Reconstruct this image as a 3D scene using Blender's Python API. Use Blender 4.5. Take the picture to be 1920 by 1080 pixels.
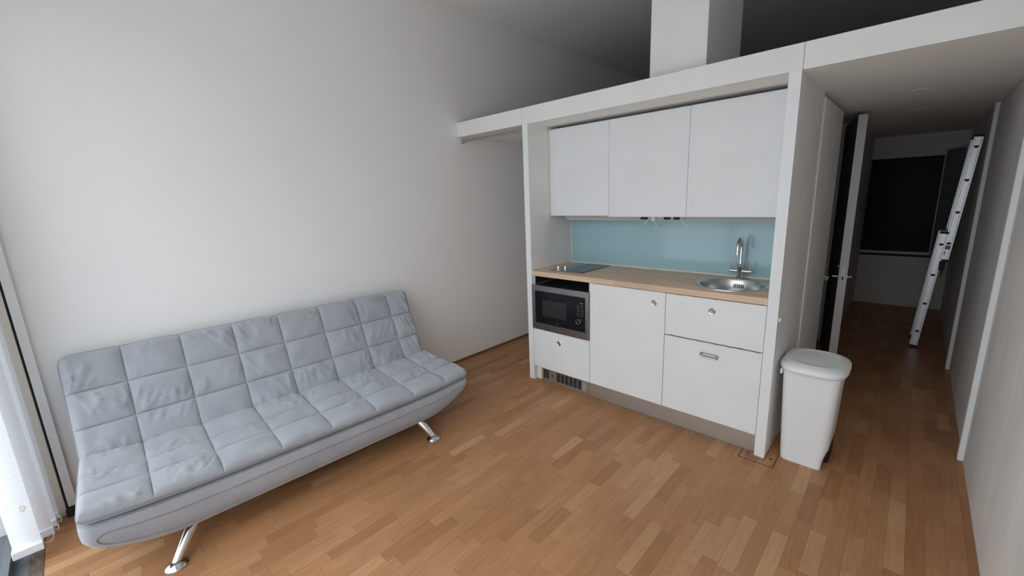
import bpy, bmesh, math, random
from mathutils import Vector, Matrix, noise

random.seed(7)
PI = math.pi
scene = bpy.context.scene
for o in list(bpy.data.objects):
    bpy.data.objects.remove(o, do_unlink=True)
COL = scene.collection

# ------------------------------------------------------------------ camera
CAM = Vector((3.2418, -2.7087, 1.6354))
YAW, PITCH, ROLL, FPX = 0.7655, -0.2126, -0.0395, 786.6
fw = Vector((-math.sin(YAW) * math.cos(PITCH), math.cos(YAW) * math.cos(PITCH), math.sin(PITCH)))
rt = Vector((math.cos(YAW), math.sin(YAW), 0))
up = rt.cross(fw)
R_ = rt * math.cos(ROLL) + up * math.sin(ROLL)
U_ = up * math.cos(ROLL) - rt * math.sin(ROLL)
cd = bpy.data.cameras.new('camera')
cd.sensor_fit = 'HORIZONTAL'
cd.sensor_width = 36.0
cd.lens = FPX / 1920.0 * 36.0
cd.clip_start = 0.02
cam = bpy.data.objects.new('camera', cd)
m = Matrix((R_, U_, -fw)).transposed().to_4x4()
m.translation = CAM
cam.matrix_world = m
COL.objects.link(cam)
scene.camera = cam

# ------------------------------------------------------------------ sky, exposure
world = bpy.data.worlds.new('overcast_sky')
scene.world = world
world.use_nodes = True
bg = world.node_tree.nodes['Background']
bg.inputs['Color'].default_value = (0.885, 0.945, 1.0, 1)
# overcast sky: dimmer towards the horizon, brighter overhead
wt_ = world.node_tree
tc_ = wt_.nodes.new('ShaderNodeTexCoord')
sx_ = wt_.nodes.new('ShaderNodeSeparateXYZ')
wt_.links.new(tc_.outputs['Generated'], sx_.inputs[0])
el_ = wt_.nodes.new('ShaderNodeMapRange')
el_.inputs['From Min'].default_value = 0.0
el_.inputs['From Max'].default_value = 0.7
el_.inputs['To Min'].default_value = 0.65
el_.inputs['To Max'].default_value = 1.4
wt_.links.new(sx_.outputs['Z'], el_.inputs['Value'])
wt_.links.new(el_.outputs['Result'], bg.inputs['Strength'])
vs = scene.view_settings
vs.view_transform = 'Standard'
vs.look = 'None'
vs.gamma = 1.0
vs.use_curve_mapping = False
vs.exposure = 1.72
scene.cycles.max_bounces = 12
scene.cycles.diffuse_bounces = 8
scene.cycles.transparent_max_bounces = 16
scene.cycles.use_denoising = True
scene.cycles.caustics_reflective = False
scene.cycles.caustics_refractive = False

# daylight comes in through the window wall: a portal tells the renderer where the sky is seen
pl = bpy.data.lights.new('window_portal', 'AREA')
pl.shape = 'RECTANGLE'
pl.size, pl.size_y = 3.5, 2.9
pl.cycles.is_portal = True
po = bpy.data.objects.new('window_portal', pl)
po.location = (1.81, -3.30, 1.48)
po.rotation_euler = (PI / 2, 0, PI)
COL.objects.link(po)
po.rotation_euler = (-PI / 2, 0, 0)
po.rotation_euler = (PI / 2, 0, 0)   # local -Z looks along +Y, into the room


# ------------------------------------------------------------------ materials
def new_mat(name):
    mt = bpy.data.materials.new(name)
    mt.use_nodes = True
    nt = mt.node_tree
    return mt, nt, nt.nodes['Principled BSDF']


def N(nt, kind, **kw):
    n = nt.nodes.new(kind)
    for k, v in kw.items():
        if k in ('operation', 'noise_dimensions', 'data_type', 'blend_type', 'wave_type', 'bands_direction', 'interpolation'):
            setattr(n, k, v)
        else:
            n.inputs[k].default_value = v
    return n


def math_n(nt, op, a, b=None):
    n = nt.nodes.new('ShaderNodeMath')
    n.operation = op
    for i, x in enumerate((a, b)):
        if x is None:
            continue
        if isinstance(x, (int, float)):
            n.inputs[i].default_value = x
        else:
            nt.links.new(x, n.inputs[i])
    return n.outputs[0]


def mix_col(nt, fac, a, b, blend='MIX'):
    n = nt.nodes.new('ShaderNodeMix')
    n.data_type = 'RGBA'
    n.blend_type = blend
    for idx, x in ((0, fac), (6, a), (7, b)):
        if isinstance(x, (int, float)):
            n.inputs[idx].default_value = x
        elif isinstance(x, tuple):
            n.inputs[idx].default_value = (*x, 1) if len(x) == 3 else x
        else:
            nt.links.new(x, n.inputs[idx])
    return n.outputs[2]


def ramp(nt, fac, stops):
    n = nt.nodes.new('ShaderNodeValToRGB')
    el = n.color_ramp.elements
    while len(el) < len(stops):
        el.new(0.5)
    for e, (p, c) in zip(el, stops):
        e.position = p
        e.color = (*c, 1)
    nt.links.new(fac, n.inputs[0])
    return n.outputs[0]


def noise_fac(nt, scale, detail=4, stretch=None, coord='Object'):
    tc = nt.nodes.new('ShaderNodeTexCoord')
    src = tc.outputs[coord]
    if stretch:
        mp = nt.nodes.new('ShaderNodeMapping')
        mp.inputs['Scale'].default_value = stretch
        nt.links.new(src, mp.inputs[0])
        src = mp.outputs[0]
    n = nt.nodes.new('ShaderNodeTexNoise')
    n.inputs['Scale'].default_value = scale
    n.inputs['Detail'].default_value = detail
    nt.links.new(src, n.inputs['Vector'])
    return n.outputs['Fac']


def bump(nt, bsdf, fac, strength=0.1, dist=0.01):
    b = nt.nodes.new('ShaderNodeBump')
    b.inputs['Strength'].default_value = strength
    b.inputs['Distance'].default_value = dist
    nt.links.new(fac, b.inputs['Height'])
    nt.links.new(b.outputs[0], bsdf.inputs['Normal'])


def paint(name, col, rough=0.8, var=0.04, scale=2.5, bmp=0.05, bscale=120, spec=0.3, stretch=None):
    mt, nt, b = new_mat(name)
    f = noise_fac(nt, scale, 5, stretch)
    lo = tuple(max(0, c * (1 - var)) for c in col)
    hi = tuple(min(1, c * (1 + var)) for c in col)
    nt.links.new(ramp(nt, f, [(0.3, lo), (0.7, hi)]), b.inputs['Base Color'])
    b.inputs['Roughness'].default_value = rough
    b.inputs['Specular IOR Level'].default_value = spec
    if bmp:
        bump(nt, b, noise_fac(nt, bscale, 3), bmp, 0.004)
    return mt


def metal(name, col, rough, stretch=None, var=0.1):
    mt, nt, b = new_mat(name)
    b.inputs['Metallic'].default_value = 1
    f = noise_fac(nt, 30 if stretch else 8, 3, stretch)
    lo = tuple(c * (1 - var) for c in col)
    nt.links.new(ramp(nt, f, [(0.3, lo), (0.7, col)]), b.inputs['Base Color'])
    b.inputs['Roughness'].default_value = rough
    return mt


def gloss(name, col, rough=0.1, spec=0.5):
    mt, nt, b = new_mat(name)
    f = noise_fac(nt, 6, 2)
    nt.links.new(ramp(nt, f, [(0.2, tuple(c * 0.96 for c in col)), (0.8, col)]), b.inputs['Base Color'])
    b.inputs['Roughness'].default_value = rough
    b.inputs['Specular IOR Level'].default_value = spec
    return mt


M = {}
M['wall'] = paint('wall_paint', (0.88, 0.88, 0.87), 0.85, 0.015, 1.2)
M['ceiling'] = paint('ceiling_paint', (0.90, 0.90, 0.88), 0.9, 0.015, 1.2)
M['board'] = paint('painted_board', (0.80, 0.80, 0.79), 0.5, 0.025, 5)
M['panel'] = paint('partition_paint', (0.80, 0.80, 0.78), 0.55, 0.05, 3)
M['panel_edge'] = paint('panel_edge_paint', (0.80, 0.82, 0.83), 0.5, 0.02, 6)
M['grubby'] = paint('grubby_wall', (0.80, 0.80, 0.785), 0.7, 0.10, 3.2, stretch=(1, 1, 0.35))
M['cab'] = paint('cabinet_lacquer', (0.785, 0.81, 0.82), 0.42, 0.025, 4, bmp=0.01)
M['carcass'] = paint('cabinet_carcass', (0.55, 0.55, 0.54), 0.6, 0.03, 4)
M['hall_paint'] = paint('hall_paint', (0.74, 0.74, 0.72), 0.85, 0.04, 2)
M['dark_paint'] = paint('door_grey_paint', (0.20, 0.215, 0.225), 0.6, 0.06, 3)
M['blackish'] = paint('light_block_black', (0.015, 0.015, 0.015), 0.7, 0.1, 3)
M['gap_shade_dark'] = paint('gap_shade_dark_parts', (0.03, 0.033, 0.035), 0.7, 0.15, 12)  # near black: painted shade in gaps and slots, also small dark parts
M['plinth'] = metal('brushed_plinth', (0.56, 0.53, 0.49), 0.5, (1, 40, 40))
M['chrome'] = metal('chrome', (0.80, 0.80, 0.81), 0.08)
M['steel'] = metal('brushed_steel', (0.50, 0.495, 0.485), 0.33, (1, 1, 60))
M['cup_shade'] = metal('shaded_handle_cup', (0.34, 0.34, 0.335), 0.42)  # darker steel: shade inside the recessed pull put into the colour
M['sink_steel'] = metal('sink_steel', (0.60, 0.60, 0.60), 0.28)
M['alu'] = metal('ladder_aluminium', (0.86, 0.88, 0.90), 0.42, (30, 30, 1))
M['black_glass'] = gloss('black_glass', (0.012, 0.013, 0.015), 0.08, 0.4)
M['dark_glass'] = gloss('oven_window', (0.035, 0.036, 0.038), 0.15, 0.4)
M['dark_pane'] = gloss('dark_pane', (0.010, 0.010, 0.011), 0.35, 0.08)
M['hob_glass'] = gloss('hob_glass', (0.03, 0.04, 0.045), 0.06, 0.7)
M['splash'] = gloss('blue_splashback_glass', (0.37, 0.575, 0.63), 0.10, 0.5)
M['plastic'] = paint('white_plastic', (0.80, 0.82, 0.83), 0.38, 0.01, 4, bmp=0.0, spec=0.4)
M['black_plastic'] = paint('black_plastic', (0.02, 0.02, 0.022), 0.5, 0.1, 10)
M['print'] = paint('grey_print', (0.30, 0.30, 0.31), 0.5, 0.02, 10, bmp=0)
M['button'] = paint('button_print', (0.13, 0.13, 0.135), 0.5, 0.02, 10, bmp=0)
M['sealant'] = paint('cream_sealant', (0.74, 0.72, 0.66), 0.5, 0.03, 20)
M['chip'] = paint('bare_chipboard', (0.36, 0.25, 0.17), 0.9, 0.2, 60)
M['skirting'] = paint('oak_skirting', (0.20, 0.115, 0.06), 0.5, 0.2, 8, stretch=(1, .1, 1))
M['threshold'] = paint('weathered_threshold', (0.13, 0.10, 0.08), 0.6, 0.4, 20, stretch=(1, 3, 1))
M['slat'] = None
M['track'] = paint('grey_door_track', (0.15, 0.165, 0.18), 0.5, 0.05, 6)
M['deck'] = paint('balcony_deck', (0.45, 0.46, 0.47), 0.8, 0.06, 3)
M['mezz_dark'] = paint('mezzanine_darkening', (0.16, 0.13, 0.10), 0.6, 0.1, 3)


def emit_mat(name, col, s):
    mt, nt, b = new_mat(name)
    b.inputs['Base Color'].default_value = (0.02, 0.0, 0.0, 1)
    b.inputs['Emission Color'].default_value = (*col, 1)
    b.inputs['Emission Strength'].default_value = s
    return mt


M['red_led'] = emit_mat('red_display', (1.0, 0.10, 0.13), 0.10)


def slat_mat():
    mt, nt, b = new_mat('blind_fabric')
    nt.links.new(ramp(nt, noise_fac(nt, 90, 3), [(0.3, (0.80, 0.82, 0.85)), (0.7, (0.86, 0.88, 0.91))]), b.inputs['Base Color'])
    b.inputs['Roughness'].default_value = 0.8
    tr = nt.nodes.new('ShaderNodeBsdfTranslucent')
    tr.inputs['Color'].default_value = (0.86, 0.88, 0.92, 1)
    mx = nt.nodes.new('ShaderNodeMixShader')
    mx.inputs[0].default_value = 0
    nt.links.new(b.outputs[0], mx.inputs[1])
    nt.links.new(tr.outputs[0], mx.inputs[2])
    nt.links.new(mx.outputs[0], nt.nodes['Material Output'].inputs['Surface'])
    return mt


M['slat'] = slat_mat()


def stained(src):
    """the same fabric with a brown water mark low down"""
    mt = src.copy()
    mt.name = 'blind_fabric_stained'
    nt = mt.node_tree
    b = nt.nodes['Principled BSDF']
    old = b.inputs['Base Color'].links[0].from_socket
    g = nt.nodes.new('ShaderNodeNewGeometry')
    d = nt.nodes.new('ShaderNodeVectorMath')
    d.operation = 'SUBTRACT'
    nt.links.new(g.outputs['Position'], d.inputs[0])
    d.inputs[1].default_value = (0.335, STAIN_Y, STAIN_Z)
    sc = nt.nodes.new('ShaderNodeVectorMath')
    sc.operation = 'MULTIPLY'
    nt.links.new(d.outputs[0], sc.inputs[0])
    sc.inputs[1].default_value = (0, 46, 26)
    ln = nt.nodes.new('ShaderNodeVectorMath')
    ln.operation = 'LENGTH'
    nt.links.new(sc.outputs[0], ln.inputs[0])
    r = math_n(nt, 'ADD', ln.outputs['Value'], math_n(nt, 'MULTIPLY', noise_fac(nt, 40, 3), 0.9))
    f = ramp(nt, r, [(0.55, (0.35, 0.35, 0.35)), (0.9, (0.75, 0.75, 0.75)), (1.0, (0, 0, 0))])
    nt.links.new(mix_col(nt, f, old, (0.62, 0.50, 0.36)), b.inputs['Base Color'])
    return mt


STAIN_Y, STAIN_Z = -3.086, 0.285
M['slat_stained'] = stained(M['slat'])


def glass_mat():
    mt, nt, b = new_mat('window_glass')
    tr = nt.nodes.new('ShaderNodeBsdfTransparent')
    tr.inputs['Color'].default_value = (0.95, 0.95, 0.95, 1)
    gl = nt.nodes.new('ShaderNodeBsdfGlossy')
    gl.inputs['Roughness'].default_value = 0.01
    fr = nt.nodes.new('ShaderNodeFresnel')
    # same reflectance from both sides of the thin pane
    ge = nt.nodes.new('ShaderNodeNewGeometry')
    nt.links.new(math_n(nt, 'SUBTRACT', 1.45, math_n(nt, 'MULTIPLY', ge.outputs['Backfacing'], 1.45 - 1 / 1.45)), fr.inputs['IOR'])
    mx = nt.nodes.new('ShaderNodeMixShader')
    nt.links.new(fr.outputs[0], mx.inputs[0])
    nt.links.new(tr.outputs[0], mx.inputs[1])
    nt.links.new(gl.outputs[0], mx.inputs[2])
    nt.links.new(mx.outputs[0], nt.nodes['Material Output'].inputs['Surface'])
    return mt


M['glass'] = glass_mat()


def parquet():
    mt, nt, b = new_mat('oak_parquet')
    g = nt.nodes.new('ShaderNodeNewGeometry')
    sp = nt.nodes.new('ShaderNodeSeparateXYZ')
    nt.links.new(g.outputs['Position'], sp.inputs[0])
    X, Y = sp.outputs[0], sp.outputs[1]
    W = 0.067
    xs = math_n(nt, 'DIVIDE', math_n(nt, 'ADD', X, 0.03), W)
    row = math_n(nt, 'FLOOR', xs)
    w1 = N(nt, 'ShaderNodeTexWhiteNoise', noise_dimensions='1D')
    nt.links.new(row, w1.inputs['W'])
    r1 = w1.outputs['Value']
    w2 = N(nt, 'ShaderNodeTexWhiteNoise', noise_dimensions='1D')
    nt.links.new(math_n(nt, 'ADD', row, 57.3), w2.inputs['W'])
    L = math_n(nt, 'ADD', math_n(nt, 'MULTIPLY', w2.outputs['Value'], 0.16), 0.25)
    ys = math_n(nt, 'ADD', math_n(nt, 'DIVIDE', Y, L), math_n(nt, 'MULTIPLY', r1, 9.7))
    pk = math_n(nt, 'FLOOR', ys)
    cb = nt.nodes.new('ShaderNodeCombineXYZ')
    nt.links.new(row, cb.inputs[0])
    nt.links.new(pk, cb.inputs[1])
    w3 = N(nt, 'ShaderNodeTexWhiteNoise', noise_dimensions='3D')
    nt.links.new(cb.outputs[0], w3.inputs['Vector'])
    tone = w3.outputs['Value']
    base = ramp(nt, tone, [(0.0, (0.345, 0.165, 0.074)), (0.18, (0.400, 0.196, 0.090)), (0.4, (0.405, 0.210, 0.098)), (0.6, (0.435, 0.217, 0.102)), (0.86, (0.445, 0.235, 0.112)), (0.94, (0.49, 0.280, 0.140)), (1.0, (0.53, 0.315, 0.160))])
    # grain runs along the strips and is different on each one
    off = nt.nodes.new('ShaderNodeVectorMath')
    off.operation = 'MULTIPLY_ADD'
    nt.links.new(w3.outputs['Color'], off.inputs[0])
    off.inputs[1].default_value = (20, 20, 20)
    mul = nt.nodes.new('ShaderNodeVectorMath')
    mul.operation = 'MULTIPLY'
    nt.links.new(g.outputs['Position'], mul.inputs[0])
    mul.inputs[1].default_value = (70, 6, 1)
    nt.links.new(mul.outputs[0], off.inputs[2])
    gn = nt.nodes.new('ShaderNodeTexNoise')
    gn.inputs['Scale'].default_value = 1.0
    gn.inputs['Detail'].default_value = 5
    gn.inputs['Distortion'].default_value = 0.6
    nt.links.new(off.outputs[0], gn.inputs['Vector'])
    gcol = ramp(nt, gn.outputs['Fac'], [(0.3, (0.87, 0.855, 0.84)), (0.55, (1.0, 1.0, 1.0)), (0.8, (1.08, 1.08, 1.08))])
    col = mix_col(nt, 1.0, base, gcol, 'MULTIPLY')
    # wear: slow blotches
    wn = nt.nodes.new('ShaderNodeTexNoise')
    wn.inputs['Scale'].default_value = 1.3
    nt.links.new(g.outputs['Position'], wn.inputs['Vector'])
    col = mix_col(nt, 1.0, col, ramp(nt, wn.outputs['Fac'], [(0.35, (0.93, 0.92, 0.91)), (0.65, (1.04, 1.04, 1.04))]), 'MULTIPLY')
    fx = math_n(nt, 'FRACT', xs)
    ex = math_n(nt, 'MULTIPLY', math_n(nt, 'MINIMUM', fx, math_n(nt, 'SUBTRACT', 1.0, fx)), W)
    fy = math_n(nt, 'FRACT', ys)
    ey = math_n(nt, 'MULTIPLY', math_n(nt, 'MINIMUM', fy, math_n(nt, 'SUBTRACT', 1.0, fy)), L)
    jx = math_n(nt, 'LESS_THAN', ex, 0.0007)
    jy = math_n(nt, 'LESS_THAN', ey, 0.0012)
    j = math_n(nt, 'MAXIMUM', jx, jy)
    # every third long joint is the edge of a wider board and shows darker
    third = math_n(nt, 'LESS_THAN', math_n(nt, 'ABSOLUTE', math_n(nt, 'SUBTRACT', math_n(nt, 'FRACT', math_n(nt, 'DIVIDE', math_n(nt, 'ADD', xs, 0.5), 3.0)), 1 / 6)), 0.004)
    j = math_n(nt, 'ADD', math_n(nt, 'MULTIPLY', j, 0.42), math_n(nt, 'MULTIPLY', third, 0.28))
    col = mix_col(nt, j, col, (0.10, 0.05, 0.025))
    nt.links.new(col, b.inputs['Base Color'])
    b.inputs['Roughness'].default_value = 0.42
    b.inputs['Specular IOR Level'].default_value = 0.35
    bump(nt, b, gn.outputs['Fac'], 0.06, 0.002)
    return mt


M['floor'] = parquet()


def butcher_block():
    mt, nt, b = new_mat('beech_worktop')
    g = nt.nodes.new('ShaderNodeNewGeometry')
    sp = nt.nodes.new('ShaderNodeSeparateXYZ')
    nt.links.new(g.outputs['Position'], sp.inputs[0])
    row = math_n(nt, 'FLOOR', math_n(nt, 'DIVIDE', math_n(nt, 'ADD', sp.outputs[1], 0.012), 0.04))
    w1 = N(nt, 'ShaderNodeTexWhiteNoise', noise_dimensions='1D')
    nt.links.new(row, w1.inputs['W'])
    pk = math_n(nt, 'FLOOR', math_n(nt, 'ADD', math_n(nt, 'DIVIDE', sp.outputs[0], 0.33), math_n(nt, 'MULTIPLY', w1.outputs['Value'], 5)))
    cb = nt.nodes.new('ShaderNodeCombineXYZ')
    nt.links.new(row, cb.inputs[0])
    nt.links.new(pk, cb.inputs[1])
    w3 = N(nt, 'ShaderNodeTexWhiteNoise', noise_dimensions='3D')
    nt.links.new(cb.outputs[0], w3.inputs['Vector'])
    base = ramp(nt, w3.outputs['Value'], [(0, (0.63, 0.445, 0.305)), (0.5, (0.69, 0.495, 0.35)), (1, (0.75, 0.555, 0.405))])
    gr = noise_fac(nt, 12, 4, (1, 14, 14))
    col = mix_col(nt, 1.0, base, ramp(nt, gr, [(0.3, (0.86, 0.85, 0.84)), (0.7, (1.05, 1.05, 1.05))]), 'MULTIPLY')
    nt.links.new(col, b.inputs['Base Color'])
    b.inputs['Roughness'].default_value = 0.5
    return mt


M['worktop'] = butcher_block()


def suede(name, col):
    mt, nt, b = new_mat(name)
    f1 = noise_fac(nt, 7, 6)
    f2 = noise_fac(nt, 260, 2)
    c = ramp(nt, f1, [(0.3, tuple(x * 0.90 for x in col)), (0.7, tuple(x * 1.07 for x in col))])
    c = mix_col(nt, 1.0, c, ramp(nt, f2, [(0.3, (0.92, 0.92, 0.92)), (0.7, (1.05, 1.05, 1.05))]), 'MULTIPLY')
    nt.links.new(c, b.inputs['Base Color'])
    b.inputs['Roughness'].default_value = 0.9
    b.inputs['Specular IOR Level'].default_value = 0.1
    b.inputs['Sheen Weight'].default_value = 0.35
    b.inputs['Sheen Roughness'].default_value = 0.5
    bump(nt, b, f2, 0.12, 0.003)
    return mt


M['suede'] = suede('grey_suede', (0.355, 0.372, 0.405))
M['suede_dark'] = suede('grey_piping', (0.24, 0.255, 0.285))


# ------------------------------------------------------------------ mesh helpers
class MB:
    def __init__(self):
        self.v, self.f = [], []

    def add(self, verts, faces):
        n = len(self.v)
        self.v += [tuple(p) for p in verts]
        self.f += [tuple(i + n for i in f) for f in faces]
        return self

    def box(self, x0, x1, y0, y1, z0, z1, mat=None):
        P = [(x, y, z) for x in (x0, x1) for y in (y0, y1) for z in (z0, z1)]
        if mat is not None:
            P = [mat @ Vector(p) for p in P]
        F = [(0, 1, 3, 2), (4, 6, 7, 5), (0, 4, 5, 1), (2, 3, 7, 6), (0, 2, 6, 4), (1, 5, 7, 3)]
        return self.add(P, F)

    def tube(self, path, r, n=12, closed=False, cap=True):
        """round bar along a path; r is one radius or one per point"""
        P = [Vector(p) for p in path]
        k = len(P)
        rr = r if isinstance(r, (list, tuple)) else [r] * k
        ring, prev = [], None
        for i in range(k):
            if closed:
                t = (P[(i + 1) % k] - P[i - 1])
            else:
                t = P[min(i + 1, k - 1)] - P[max(i - 1, 0)]
            t.normalize()
            if prev is None:
                a = Vector((0, 0, 1)) if abs(t.z) < 0.9 else Vector((1, 0, 0))
                u = t.cross(a).normalized()
            else:
                u = (prev - t * prev.dot(t)).normalized()
            prev = u
            w = t.cross(u)
            ring.append([P[i] + (u * math.cos(2 * PI * j / n) + w * math.sin(2 * PI * j / n)) * rr[i] for j in range(n)])
        V = [p for q in ring for p in q]
        F = []
        for i in range(k if closed else k - 1):
            a, b = i * n, ((i + 1) % k) * n
            for j in range(n):
                F.append((a + j, a + (j + 1) % n, b + (j + 1) % n, b + j))
        if cap and not closed:
            F.append(tuple(range(n))[::-1])
            F.append(tuple((k - 1) * n + j for j in range(n)))
        return self.add(V, F)

    def lathe(self, prof, c=(0, 0, 0), axis='z', n=40, cap0=False, cap1=False):
        """profile of (radius, height) spun about an axis through c"""
        V = []
        for r, h in prof:
            for j in range(n):
                a = 2 * PI * j / n
                p = (r * math.cos(a), r * math.sin(a), h)
                if axis == 'y':
                    p = (p[0], -p[2], p[1])     # height points to -y (out of a cabinet front)
                elif axis == 'x':
                    p = (p[2], p[0], p[1])
                V.append((p[0] + c[0], p[1] + c[1], p[2] + c[2]))
        F = []
        for i in range(len(prof) - 1):
            for j in range(n):
                F.append((i * n + j, i * n + (j + 1) % n, (i + 1) * n + (j + 1) % n, (i + 1) * n + j))
        if cap0:
            F.append(tuple(range(n))[::-1])
        if cap1:
            F.append(tuple((len(prof) - 1) * n + j for j in range(n)))
        return self.add(V, F)

    def prism(self, pts, z0, z1):
        n = len(pts)
        V = [(x, y, z0) for x, y in pts] + [(x, y, z1) for x, y in pts]
        F = [tuple(range(n))[::-1], tuple(range(n, 2 * n))]
        F += [(i, (i + 1) % n, n + (i + 1) % n, n + i) for i in range(n)]
        return self.add(V, F)

    def loft(self, rings, cap=True):
        n = len(rings[0])
        V = [p for q in rings for p in q]
        F = []
        for i in range(len(rings) - 1):
            for j in range(n):
                F.append((i * n + j, i * n + (j + 1) % n, (i + 1) * n + (j + 1) % n, (i + 1) * n + j))
        if cap:
            F.append(tuple(range(n))[::-1])
            F.append(tuple((len(rings) - 1) * n + j for j in range(n)))
        return self.add(V, F)

    def build(self, name, mat, parent=None, bevel=0, smooth=True, ang=0.6):
        me = bpy.data.meshes.new(name)
        me.from_pydata(self.v, [], self.f)
        bm = bmesh.new()
        bm.from_mesh(me)
        bmesh.ops.recalc_face_normals(bm, faces=bm.faces)
        bm.to_mesh(me)
        bm.free()
        me.materials.append(mat)
        if smooth:
            me.shade_smooth()
            me.set_sharp_from_angle(angle=ang)
        o = bpy.data.objects.new(name, me)
        COL.objects.link(o)
        if parent is not None:
            o.parent = parent
            o.matrix_parent_inverse = Matrix.Identity(4)
        if bevel:
            b = o.modifiers.new('bevel', 'BEVEL')
            b.width = bevel
            b.segments = 2
            b.limit_method = 'ANGLE'
            b.angle_limit = 0.7
        return o


def B(x0, x1, y0, y1, z0, z1):
    return MB().box(x0, x1, y0, y1, z0, z1)


def tag(o, label, cat, group=None):
    o['label'] = label
    o['category'] = cat
    if group:
        o['group'] = group
    return o


def thing(name, loc, label, cat, group=None, rz=0):
    o = bpy.data.objects.new(name, None)
    o.empty_display_size = 0.1
    o.location = loc
    o.rotation_euler = (0, 0, rz)
    COL.objects.link(o)
    return tag(o, label, cat, group)


def struct(o, label=None, cat=None):
    o['kind'] = 'structure'
    if label:
        o['label'] = label
    if cat:
        o['category'] = cat
    return o


def shift(mb, loc):
    mb.v = [(a - loc[0], b - loc[1], c - loc[2]) for a, b, c in mb.v]
    return mb


# ------------------------------------------------------------------ dimensions
XL0, XL1 = 0.8274, 0.8837        # partition left of the kitchen
XR0, XR1 = 2.6837, 2.7402        # partition right of the kitchen
XW = 3.62                        # right wall
YB = 4.865                       # back wall
YF = -3.20                       # window wall, inner face of the glass zone
ZS, ZF0, ZF1 = 2.2107, 2.2107, 2.340
ZC = 3.289
D1, D2 = 1.4725, 2.0812          # cabinet divisions
ZT0, ZT1 = 0.9677, 1.0079        # worktop
ZP = 0.135                       # plinth height

# ------------------------------------------------------------------ the setting
struct(B(-0.12, XW + 0.12, -3.07, YB + 0.1, -0.10, 0.0).build('floor', M['floor'], smooth=False), 'worn oak strip parquet floor', 'floor')
struct(B(-0.14, XW + 0.14, YF - 0.05, YB + 0.12, ZC, ZC + 0.15).build('ceiling', M['ceiling'], smooth=False), 'high white ceiling', 'ceiling')
struct(B(-0.12, 0.0, YF - 0.05, YB, -0.1, ZC).build('wall_left', M['wall'], smooth=False), 'tall plain white wall behind the sofa', 'wall')
struct(B(XW, XW + 0.12, YF - 0.05, YB, -0.1, ZC).build('wall_right', M['grubby'], smooth=False), 'scuffed grey-white wall on the right', 'wall')
# back wall with the hall window cut out of it
wb = MB()
wx0, wx1, wz0, wz1 = 2.56, 3.445, 0.70, 1.985
wb.box(0.0, wx0, YB, YB + 0.12, -0.1, ZC)
wb.box(wx1, XW, YB, YB + 0.12, -0.1, ZC)
wb.box(wx0, wx1, YB, YB + 0.12, -0.1, wz0)
wb.box(wx0, wx1, YB, YB + 0.12, wz1, ZC)
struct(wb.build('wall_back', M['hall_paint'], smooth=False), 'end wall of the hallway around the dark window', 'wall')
# window wall: lintel and sill around the glazed doors
wf = MB()
wf.box(0.0, XW, YF - 0.05, YF + 0.03, 2.95, ZC)
wf.box(0.0, XW, YF - 0.05, YF + 0.03, -0.1, 0.0)
struct(wf.build('wall_front', M['wall'], smooth=False), 'wall over the glazed balcony doors', 'wall')

# mezzanine: slab, three fascia boards, column
struct(B(0.002, XW - 0.002, 0.022, YB - 0.002, ZS, ZF1 - 0.006).build('ceiling_mezzanine', M['ceiling'], smooth=False), 'white underside of the mezzanine over the kitchen and hall', 'ceiling')
struct(B(0.002, XW - 0.002, 0.022, YB - 0.002, ZF1 - 0.0055, ZF1 - 0.002).build('floor_mezzanine', M['mezz_dark'], smooth=False), 'unseen dark layer added on the mezzanine floor to dim the space', 'floor')  # unseen layer, added dark to dim the mezzanine space
struct(B(0.002, 0.8212, 0.0, 0.020, ZF0, ZF1).build('trim_1', M['board'], bevel=0.0015, smooth=False), 'short white mezzanine fascia board against the left wall', 'trim')
struct(B(0.8232, 2.7407, 0.0, 0.020, ZF0, ZF1).build('trim_2', M['board'], bevel=0.0015, smooth=False), 'long white mezzanine fascia board above the kitchen', 'trim')
struct(B(2.7427, XW - 0.002, 0.0, 0.020, ZF0, ZF1).build('trim_3', M['board'], bevel=0.0015, smooth=False), 'white mezzanine fascia board above the hall entrance', 'trim')
struct(B(1.845, 2.209, 0.15, 0.785, ZF1 - 0.002, ZC).build('wall_column', M['board'], bevel=0.003, smooth=False), 'square white column standing on the mezzanine', 'column')

# partitions
pa = struct(B(XL0, XL1, 0.0, YB, 0.0, ZS).build('wall_alcove', M['panel'], smooth=False), 'white partition panel left of the kitchen', 'wall')
struct(B(XL0, XL1, -0.0015, 0.0, 0.0, ZF0 - 0.0005).build('panel_edge', M['panel_edge'], pa, smooth=False))
pb = struct(B(XR0, XR1, 0.0, 0.727, 0.0, ZS).build('wall_hall', M['panel'], smooth=False), 'white partition panel right of the kitchen', 'wall')
struct(B(XR0, XR1, -0.0015, 0.0, 0.0, ZF0 - 0.0005).build('panel_edge', M['panel_edge'], pb, smooth=False))
MB().lathe([(0.0, 0.012), (0.012, 0.012), (0.016, 0.0)], (XR1, 0.029, 0.883), 'x', 16).build('cover_cap', M['plastic'], pb)
struct(B(XL1, XR0, 0.600, 0.66, 0.0, ZS).build('wall_kitchen', M['panel'], smooth=False), 'wall behind the kitchen', 'wall')
# hall side beyond the doors
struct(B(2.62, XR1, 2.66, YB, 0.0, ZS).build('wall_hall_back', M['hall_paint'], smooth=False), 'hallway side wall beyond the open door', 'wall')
struct(B(2.62, 2.70, 1.60, 1.70, 0.0, ZS).build('wall_hall_post', M['dark_paint'], smooth=False), 'dark post between the two hall doors', 'wall')

# baseboard: thin oak quadrant along the left wall
struct(B(0.0, 0.014, -2.93, YB, 0.0, 0.022).build('baseboard_left', M['skirting'], smooth=False), 'thin brown skirting strip along the left wall', 'baseboard')

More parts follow.
